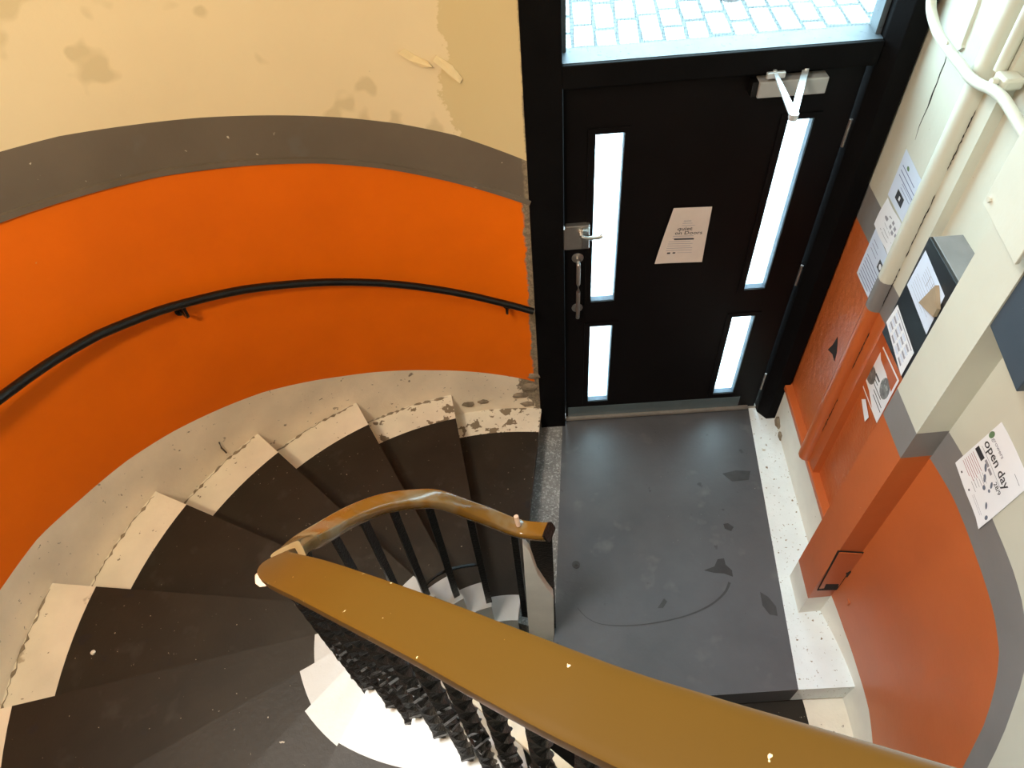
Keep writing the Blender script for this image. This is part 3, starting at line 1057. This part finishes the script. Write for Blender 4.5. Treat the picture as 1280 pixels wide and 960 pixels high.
# electricity meter on the front of the casing
xm = LX2 + 0.004
mz = at_x((1240, 412), xm).z
mq = at_z((1270, 490), mz)
my = mq.y
mt_ = thing('electric_meter', (1.24, (my + LY2) / 2, mz), 'dark blue metal switch box on the casing front at the right edge', 'switch box')
mfoot = [(xm, LY2), (mq.x, my), (1.29, my), (1.29, LY2)]
obj('case', MB().prism(mfoot, mz, mz + 0.32), 'meter_blue', mt_, bevel=0.003)
c = at_x((1287, 452), xm - 0.004)
obj('dial', MB().disc(c, (-1, 0, 0), 0.042, 0.014, 28), 'steel', mt_, bevel=0.003)
obj('dial_face', MB().disc(c - V((0.014, 0, 0)), (-1, 0, 0), 0.031, 0.004, 28), 'black_board', mt_)
c2 = at_x((1272, 462), xm - 0.02)
obj('lever', MB().tube([c2 + V((0, 0, 0.02)), c2, c2 + V((0.0, -0.02, -0.008))], 0.006, 8), 'steel', mt_, smooth=50)
c3 = at_x((1272, 481), xm)
obj('screw', MB().disc(c3, (-1, 0, 0), 0.006, 0.004, 8), 'steel', mt_)

# ------------------------------------------------------------------ pipes and trunking on the right wall
tk = thing('pipe_trunking', (1.33, -0.58, 0.302), 'vertical boxed trunking on the right wall, cream, grey then orange, standing on ledge', 'trunking')


def trunk_piece(name, z0, z1, material):
    mb = MB()
    o0, o1 = WO - 0.002, 0.040
    ys = [(-0.500, o0), (-0.500, 0.022), (-0.508, 0.036), (-0.525, o1 + 0.004), (-0.548, o1 + 0.004), (-0.562, 0.036), (-0.570, 0.022), (-0.572, 0.006),
          (-0.640, 0.004), (-0.645, o0)]
    lo = [(wallx(y, o), y, z0) for y, o in ys]
    hi = [(wallx(y, o), y, z1) for y, o in ys]
    mb.hexa(lo, hi)
    return obj(name, mb, material, tk, smooth=35)


zt0 = at_wall((1085, 385), 0.04).z
zt1 = at_wall((1101, 350), 0.04).z
trunk_piece('trunk_orange', 0.30, zt0, 'orange')
trunk_piece('trunk_grey', zt0, zt1, 'grey')
trunk_piece('trunk_cream', zt1, 4.88, 'cream')
mb = MB()
yy = -0.574
seg = [(1.36, 1.55), (1.60, 1.86), (1.95, 2.15), (0.55, 0.8), (1.0, 1.22)]
for a, b in seg:
    pts = []
    n = 24
    for i in range(n + 1):
        z = a + (b - a) * i / n
        pts.append(V((wallx(yy, 0.0085), yy + rnd.uniform(-.002, .002), z)))
    mb.sweep(pts, [(-0.0014, -0.001), (0.0014, -0.001), (0.0014, 0.001), (-0.0014, 0.001)], up=V((1, 0, 0)),
             scale=[0.15] + [rnd.uniform(0.3, 1.2) for _ in pts[2:]] + [0.15])
tag(obj('crack', mb, 'hole', tk, label='dark crack along the trunking joint'), kind='stuff')

cpath = [(1166, -30), (1164, 2), (1165, 18), (1172, 40), (1186, 62), (1203, 84), (1213, 97), (1226, 106), (1240, 112), (1253, 122), (1264, 138), (1275, 157), (1284, 172)]
mb = MB().tube(smooth_path([at_wall(p, 0.066) for p in cpath], 4), 0.0145, 12)
con = obj('conduit_pipe', mb, 'cream', smooth=50, label='bent cream conduit pipe crossing over the trunking high on right wall', cat='pipe')
for p in ((1185, 54),):
    c = at_wall(p, 0.080)
    obj('pipe_screw', MB().disc(c, WN, 0.006, 0.006, 8), 'cream', con)
vp = thing('riser_pipe', tuple(at_wall((1250, 88), 0.03)), 'thin upright cream pipe right of the trunking, above its clamp', 'pipe')
a = at_wall((1250, 88), 0.02)
mb = MB().tube([a, V((wallx(a.y, 0.02), a.y, 4.88))], 0.017, 12)
obj('pipe', mb, 'cream', vp, smooth=50)
c = at_wall((1246, 102), 0.045)
mb = MB().box(c.x + 0.004, c.x + 0.06, c.y - 0.028, c.y + 0.03, c.z - 0.016, c.z + 0.016)
obj('clamp', mb, 'cream', vp, bevel=0.008)
obj('clamp_bolt', MB().tube([c, c - V((0.016, 0, 0))], 0.011, 6), 'cream', vp)
# plaster ridge and crack on the wall face
mb = MB()
mb.sweep(smooth_path([at_wall(p, WO) for p in ((1230, -20), (1222, 6), (1213, 30), (1204, 54), (1203, 62))], 4), [(-0.016, -0.004), (0.016, -0.004), (0.010, 0.010), (-0.010, 0.010)], up=V((-1, 0, 0)))
obj('plaster_ridge', mb, 'cream', wr, smooth=60)
mb = MB()
ck = [(1184, 69), (1181, 78), (1175, 92), (1171, 103), (1166, 116), (1163, 124), (1159, 134), (1154, 146), (1149, 158), (1143, 175)]
mb.sweep([at_wall((p[0] + rnd.uniform(-1, 1), p[1]), WO + 0.0008) for p in ck], [(-0.0022, -0.0006), (0.0022, -0.0006), (0.0022, 0.0006), (-0.0022, 0.0006)], up=V((-1, 0, 0)),
         scale=[0.4, 0.9, 1, 0.8, 1.2, 1.6, 0.8, 0.6, 0.5, 0.2])
obj('wall_crack', mb, 'hole', wr)
# chipped hole in the orange wall
mb = MB().slab([at_wall(p, WO + 0.0005) for p in ((1035, 437), (1041, 431), (1047, 421), (1047, 428), (1046, 441), (1043, 452), (1041, 443))], WN, 0.001)
obj('wall_hole', mb, 'hole', wr, label='dark diamond shaped hole')


# ------------------------------------------------------------------ printed sheets
def glyphs(txt):
    cu = bpy.data.curves.new('t', 'FONT')
    cu.body = txt
    cu.size = 1.0
    cu.resolution_u = 2
    cu.offset = 0.012
    o = bpy.data.objects.new('t', cu)
    COL.objects.link(o)
    me = bpy.data.meshes.new_from_object(o.evaluated_get(bpy.context.evaluated_depsgraph_get()))
    vs = [tuple(v.co) for v in me.vertices]
    fs = [tuple(p.vertices) for p in me.polygons]
    bpy.data.objects.remove(o)
    bpy.data.curves.remove(cu)
    bpy.data.meshes.remove(me)
    return vs, fs


class Sheet:
    """A sheet of paper: f(u, v) -> point, u to the right, v downwards, both 0..1; n the side that is printed."""

    def __init__(s, name, f, nrm, material, label, cat, nu=6, nv=8, group=None, parent=None, asp=1.0):
        s.f, s.n, s.asp = f, V(nrm).normalized(), asp
        mb = MB()
        vs = []
        for k in (0, 1):
            for j in range(nv + 1):
                for i in range(nu + 1):
                    vs.append(f(i / nu, j / nv) + s.n * (0.0006 * k))
        fs = []
        st = (nu + 1) * (nv + 1)
        for j in range(nv):
            for i in range(nu):
                a = j * (nu + 1) + i
                q = (a, a + 1, a + nu + 2, a + nu + 1)
                fs += [q[::-1], tuple(x + st for x in q)]
        ring = [i for i in range(nu)] + [j * (nu + 1) + nu for j in range(nv)] + [nv * (nu + 1) + nu - i for i in range(nu)] + [(nv - j) * (nu + 1) for j in range(nv)]
        for a, b in zip(ring, ring[1:] + ring[:1]):
            fs.append((a, b, b + st, a + st))
        mb.add(vs, fs)
        s.o = obj(name, mb, material, parent, smooth=40, label=label, cat=cat, group=group)
        s.ink = {}

    def put(s, poly, ink, lift=0.0010):
        s.ink.setdefault(ink, MB()).add([s.f(u, v) + s.n * lift for u, v in poly], [tuple(range(len(poly)))])

    def rect(s, u0, v0, u1, v1, ink, lift=0.0010):
        n = max(1, int((u1 - u0) / 0.25))
        for i in range(n):
            a, b = u0 + (u1 - u0) * i / n, u0 + (u1 - u0) * (i + 1) / n
            s.put([(a, v0), (b, v0), (b, v1), (a, v1)], ink, lift)

    def text(s, txt, u, v, h, ink, stretch=1.0):
        # h: letter height as share of the sheet's height; u, v: left end of the base line
        vs, fs = glyphs(txt)
        k = h / 0.7
        pts = [s.f(u + x * k * s.asp * stretch, v - y * k) + s.n * 0.0010 for x, y, _ in vs]
        s.ink.setdefault(ink, MB()).add(pts, fs)

    def oval(s, u, v, a, b, ink, n=18, rot=0.0, lift=0.0010):
        s.put([(u + a * cos(2 * pi * i / n) * cos(rot) - b * sin(2 * pi * i / n) * sin(rot),
                v + a * cos(2 * pi * i / n) * sin(rot) / s.asp * 1.0 + b * sin(2 * pi * i / n) * cos(rot)) for i in range(n)], ink, lift)

    def done(s):
        for ink, mb in s.ink.items():
            tag(obj('print', mb, ink, s.o), kind='stuff')


def quad_f(tl, tr_, br_, bl, nrm, bulge=lambda u, v: 0.0):
    tl, tr_, br_, bl = V(tl), V(tr_), V(br_), V(bl)
    n = V(nrm).normalized()
    return lambda u, v: tl * (1 - u) * (1 - v) + tr_ * u * (1 - v) + br_ * u * v + bl * (1 - u) * v + n * bulge(u, v)


def lines(s, v0, v1, n, u0=0.1, u1=0.9, ink='ink_grey', w=0.4, seed=1):
    r_ = random.Random(seed)
    for i in range(n):
        v = v0 + (v1 - v0) * i / max(n - 1, 1)
        s.rect(u0, v, u0 + (u1 - u0) * r_.uniform(0.7, 1.0), v + (v1 - v0) / max(n, 1) * w, ink)


# notice taped to the door
q = [Dr(p, -0.004) for p in ((842, 259.5), (890, 257.5), (877, 326), (817.5, 327))]
f = quad_f(*q, (0, -1, 0), lambda u, v: 0.004 + 0.03 * max(0, v - 0.55) ** 1.5 * (1 - u * 0.6) + 0.012 * max(0, 0.25 - u) * v)
sh_ = Sheet('notice', f, (0, -1, 0), 'paper_tan', 'curling white notice taped to the black door', 'notice', asp=1.9)
sh_.text('quiet', 0.36, 0.245, 0.035, 'ink_grey')
lines(sh_, 0.27, 0.31, 2, 0.35, 0.68, 'ink_grey', 0.4)
sh_.text('quiet', 0.27, 0.40, 0.065, 'ink')
sh_.text('on Doors', 0.24, 0.475, 0.06, 'ink')
lines(sh_, 0.50, 0.54, 2, 0.22, 0.70, 'ink_grey', 0.5, 2)
sh_.rect(0.26, 0.548, 0.72, 0.575, 'ink')
lines(sh_, 0.60, 0.76, 5, 0.16, 0.80, 'ink_grey', 0.28, 3)
sh_.rect(0.20, 0.80, 0.27, 0.83, 'ink')
sh_.rect(0.32, 0.80, 0.38, 0.825, 'ink')
lines(sh_, 0.808, 0.812, 1, 0.42, 0.85, 'ink_grey', 1.5)
sh_.done()


def wsheet(name, px, material, label, cat, off=0.002, asp=1.4, bulge=lambda u, v: 0.0, o=WO):
    q = [at_wall(p, o + off) for p in px]
    return Sheet(name, quad_f(*q, WN, bulge), WN, material, label, cat, asp=asp)


s = wsheet('notice', ((1133, 186), (1157, 236), (1134, 290), (1110, 243)), 'paper_blue', 'topmost bluish sheet on cream wall left of the trunking', 'notice')
s.oval(0.3, 0.18, 0.05, 0.04, 'ink_green')
lines(s, 0.25, 0.45, 3, 0.1, 0.9, 'ink_blue', 0.35)
lines(s, 0.5, 0.58, 2, 0.3, 0.9, 'ink_blue', 0.35, 4)
s.rect(0.25, 0.66, 0.55, 0.86, 'ink')
s.rect(0.37, 0.72, 0.43, 0.80, 'paper', 0.0014)
s.done()
s = wsheet('notice', ((1110, 247), (1133, 290), (1114, 326), (1093, 280)), 'paper', 'crumpled white sheet on the wall between two bluish sheets', 'notice', off=0.004,
           bulge=lambda u, v: 0.004 * abs(sin(5 * u + 3 * v)))
for (u, v) in ((0.35, 0.22), (0.5, 0.2), (0.64, 0.24), (0.48, 0.36), (0.62, 0.4), (0.76, 0.34)):
    s.rect(u, v, u + 0.09, v + 0.1, 'ink_grey')
s.oval(0.3, 0.4, 0.08, 0.06, 'ink_grey')
lines(s, 0.55, 0.8, 3, 0.25, 0.8, 'ink_grey', 0.2)
s.done()
s = wsheet('notice', ((1095, 285), (1113, 328), (1089, 381), (1071, 341)), 'paper_blue', 'bluish sheet across the grey stripe and orange paint, left of trunking', 'notice', off=0.003)
s.rect(0.62, 0.22, 0.86, 0.40, 'ink')
s.oval(0.74, 0.31, 0.06, 0.05, 'paper', lift=0.0014)
lines(s, 0.15, 0.32, 3, 0.12, 0.5, 'ink_blue', 0.25)
lines(s, 0.48, 0.92, 7, 0.1, 0.92, 'ink_blue', 0.3, 5)
s.done()

# black notice case on the wall, with its two sheets
DEP = 0.105
xa, xb = at_wall((1161.5, 296), DEP + WO), at_wall((1104, 414), DEP + WO)
ya, yb = xa.y, at_wall((1189, 363), DEP + WO).y - 0.03
zt, zb_ = xa.z, at_wall((1128, 474), DEP + WO).z
nb = thing('notice_case', (1.3, (ya + yb) / 2, zb_), 'black fronted notice case with grey metal sides, between trunking and boxed column', 'notice case')
mb = MB()
wall_slab(mb, yb, ya, zb_, zt, DEP + WO - 0.012, WO)
obj('case_body', mb, 'grey_metal', nb, bevel=0.003)
mb = MB()
wall_slab(mb, yb, ya, zb_, zt, DEP + WO, DEP + WO - 0.012)
obj('case_front', mb, 'black_board', nb, bevel=0.002)


def csheet(name, px, material, asp=1.4, off=0.001):
    q = [at_wall(p, DEP + WO + off) for p in px]
    return Sheet(name, quad_f(*q, WN), WN, material, None, None, parent=nb, asp=asp)


s = csheet('form_sheet', ((1157, 313), (1181, 370), (1158, 418), (1134, 356)), 'paper_blue')
tag(s.o, 'white form with ruled table')
for i in range(5):
    s.rect(0.25 + i * 0.0, 0.14 + i * 0.07, 0.85, 0.15 + i * 0.07, 'ink_grey')
for u in (0.45, 0.6, 0.72):
    s.rect(u, 0.14, u + 0.012, 0.42, 'ink_grey')
lines(s, 0.52, 0.85, 5, 0.1, 0.9, 'ink_grey', 0.12, 8)
s.done()
mb = MB().slab([at_wall(p, DEP + WO + 0.003) for p in ((1153, 378), (1174, 356.5), (1176, 386), (1171, 396))], WN, 0.012)
obj('brown_tag', mb, 'brown_card', nb, label='brown three cornered card')
s = csheet('grid_sheet', ((1122, 381), (1142.5, 441), (1126.5, 470), (1108, 403)), 'paper', off=0.002)
tag(s.o, 'white sheet with grid of boxes')
s.rect(0.08, 0.05, 0.92, 0.10, 'ink_grey')
for i in range(4):
    for j in range(5):
        s.rect(0.09 + i * 0.21, 0.17 + j * 0.155, 0.26 + i * 0.21, 0.18 + j * 0.155, 'ink_blue')
        s.rect(0.09 + i * 0.21, 0.20 + j * 0.155, 0.24 + i * 0.21, 0.28 + j * 0.155, 'ink_grey' if (i + j) % 2 else 'paper_blue')
s.done()
# photo poster below the case
s = wsheet('poster', ((1100, 424), (1124, 476), (1096, 529), (1075, 474)), 'paper', 'white poster with two oval photos and orange corners below the black case', 'poster', off=0.003)
s.put([(0.05, 0.03), (0.95, 0.03), (0.95, 0.30), (0.6, 0.22), (0.3, 0.2)], 'orange')
s.oval(0.24, 0.62, 0.18, 0.17, 'photo')
s.oval(0.76, 0.42, 0.17, 0.19, 'photo')
for i, (u0, u1) in enumerate(((0.35, 0.75), (0.38, 0.95), (0.42, 0.80), (0.5, 0.92), (0.55, 0.95))):
    s.rect(u0 - 0.06 * 0, 0.46 + i * 0.075 + (0.02 if i else 0), min(u1, 0.55 if i < 2 else u1), 0.50 + i * 0.075, 'ink')
s.put([(0.05, 0.82), (0.4, 0.86), (0.7, 0.97), (0.1, 0.97)], 'orange')
s.done()
s = wsheet('torn_label', ((1077, 499), (1082, 499), (1086, 522), (1081, 527)), 'paper', 'small torn white label at the foot of the poster', 'label', off=0.006)
s.done()

# open day poster on the curved wall
pcs = [at_cyl(p, RR) for p in ((1254, 527), (1290, 606), (1226, 661), (1196, 578))]
pa_ = [(DEG(atan2(p.y - O[1], p.x - O[0])), p.z) for p in pcs]


def fpost(u, v):
    def mixv(i):
        return pa_[0][i] * (1 - u) * (1 - v) + pa_[1][i] * u * (1 - v) + pa_[2][i] * u * v + pa_[3][i] * (1 - u) * v
    return pol(mixv(0), RR - 0.003 - 0.018 * max(0, v - 0.7) * abs(sin(4 * u)) - 0.008 * max(0, 0.2 - u), mixv(1))


s = Sheet('poster', fpost, (pol(5, 1) - pol(5, 2)), 'paper', 'white open day poster taped across the grey band on the curved wall', 'poster', asp=1.25)
s.text('growers', 0.10, 0.25, 0.055, 'ink_grey')
s.oval(0.05, 0.22, 0.045, 0.055, 'ink_green')
s.text('open day', 0.06, 0.40, 0.12, 'ink', 0.95)
s.rect(0.08, 0.44, 0.72, 0.447, 'ink_grey')
s.text('28/9', 0.62, 0.52, 0.06, 'ink')
s.rect(0.04, 0.49, 0.24, 0.57, 'ink')
lines(s, 0.62, 0.84, 7, 0.05, 0.40, 'ink_red', 0.25, 5)
lines(s, 0.62, 0.84, 6, 0.38, 0.56, 'ink_grey', 0.2, 6)
for (u, v, a, b, r_) in ((0.36, 0.54, 0.06, 0.022, .6), (0.47, 0.62, 0.06, 0.025, .7), (0.62, 0.56, 0.05, 0.022, .9), (0.57, 0.69, 0.035, 0.028, 0), (0.66, 0.63, 0.025, 0.02, 0), (0.80, 0.76, 0.05, 0.02, .6), (0.94, 0.82, 0.03, 0.03, 0)):
    s.oval(u, v, a, b, 'ink_leaf', rot=r_)
s.rect(0.27, 0.47, 0.38, 0.51, 'ink_grey')
s.rect(0.40, 0.48, 0.50, 0.52, 'ink_grey')
lines(s, 0.88, 0.91, 2, 0.55, 0.95, 'ink_grey', 0.3, 7)
s.rect(0.16, 0.93, 0.19, 0.955, 'ink')
s.rect(0.44, 0.92, 0.47, 0.945, 'ink')
s.rect(0.72, 0.15, 0.9, 0.158, 'ink_grey')
s.done()

# ------------------------------------------------------------------ flaking plaster and crumbs
mb = MB()


def on_left(p, inset=0.0):
    return at_cyl(p, RW - inset)


fk = [((497, 66), (511, 75), (528, 84), (541, 84), (534, 76), (519, 69), (506, 61)), ((541, 76), (552, 85), (562, 95), (575, 104), (578, 98), (566, 82), (556, 75), (545, 69))]
for poly in fk:
    pts = [on_left(p, 0.014 if i < len(poly) / 2 else 0.002) for i, p in enumerate(poly)]
    mb = MB().slab(pts, V((0, -1, 0.2)), 0.003)
    obj('paint_flake', mb, 'flake', wl)


def lump(name, c, r, sq_=(1, 1, 0.6), seed=0, material='crumb', parent=None, label=None, cat=None):
    mb = MB()
    rows, seg = 5, 8
    vs = [V((0, 0, 1))]
    for i in range(1, rows):
        for j in range(seg):
            a, b = pi * i / rows, 2 * pi * j / seg
            vs.append(V((sin(a) * cos(b), sin(a) * sin(b), cos(a))))
    vs.append(V((0, 0, -1)))
    out = []
    for p in vs:
        k = 1 + 0.45 * noise.noise(p * 1.7 + V((seed * 3.1, seed, 0)))
        out.append(V(c) + V((p.x * sq_[0], p.y * sq_[1], p.z * sq_[2])) * r * k)
    fs = [(0, 1 + j, 1 + (j + 1) % seg) for j in range(seg)]
    for i in range(rows - 2):
        for j in range(seg):
            a = 1 + i * seg
            fs.append((a + j, a + seg + j, a + seg + (j + 1) % seg, a + (j + 1) % seg))
    e_ = len(vs) - 1
    a = 1 + (rows - 2) * seg
    fs += [(e_, a + (j + 1) % seg, a + j) for j in range(seg)]
    mb.add(out, fs)
    return obj(name, mb, material, parent, smooth=60, label=label, cat=cat)


c = at_z((219, 617), 0.72)
lump('plaster_crumb', (c.x, c.y, 0.727), 0.020, (1.2, 0.8, 0.6), 1, 'crumb', None, 'grey plaster lump in the corner of the fourth step from the door', 'rubble')
c = at_z((117, 816), 1.08)
lump('plaster_crumb', (c.x, c.y, 1.083), 0.008, (1, 1, 0.6), 2, 'white', None, 'tiny white plaster crumb on the sixth step from the door', 'rubble')
c = at_z((104, 812), 1.08)
tw = [on_left(p, 0.012) for p in ((274, 553), (277, 560), (283, 566))]
obj('twig', MB().tube(tw, 0.004, 6), 'twig', label='small dark twig caught on the white wall base', cat='twig')
# broken render at the foot of the wall beside the door
r3 = random.Random(3)
for i, (px, py, rr_) in enumerate(((650, 494, 0.035), (662, 484, 0.04), (668, 470, 0.03), (604, 502, 0.025), (585, 505, 0.03), (660, 505, 0.03))):
    p = on_left((px, py), 0.002)
    lump('broken_render', p, rr_, (1.3, 0.35, 0.7), 10 + i, 'plaster', wl)

for i, (px, py, rr_) in enumerate(((967, 512, 0.035), (972, 528, 0.03), (975, 545, 0.022), (969, 498, 0.03))):
    p = at_wall((px, py), 0.004)
    lump('broken_render', p, rr_, (0.4, 1.2, 1.1), 30 + i, 'plaster', wr)
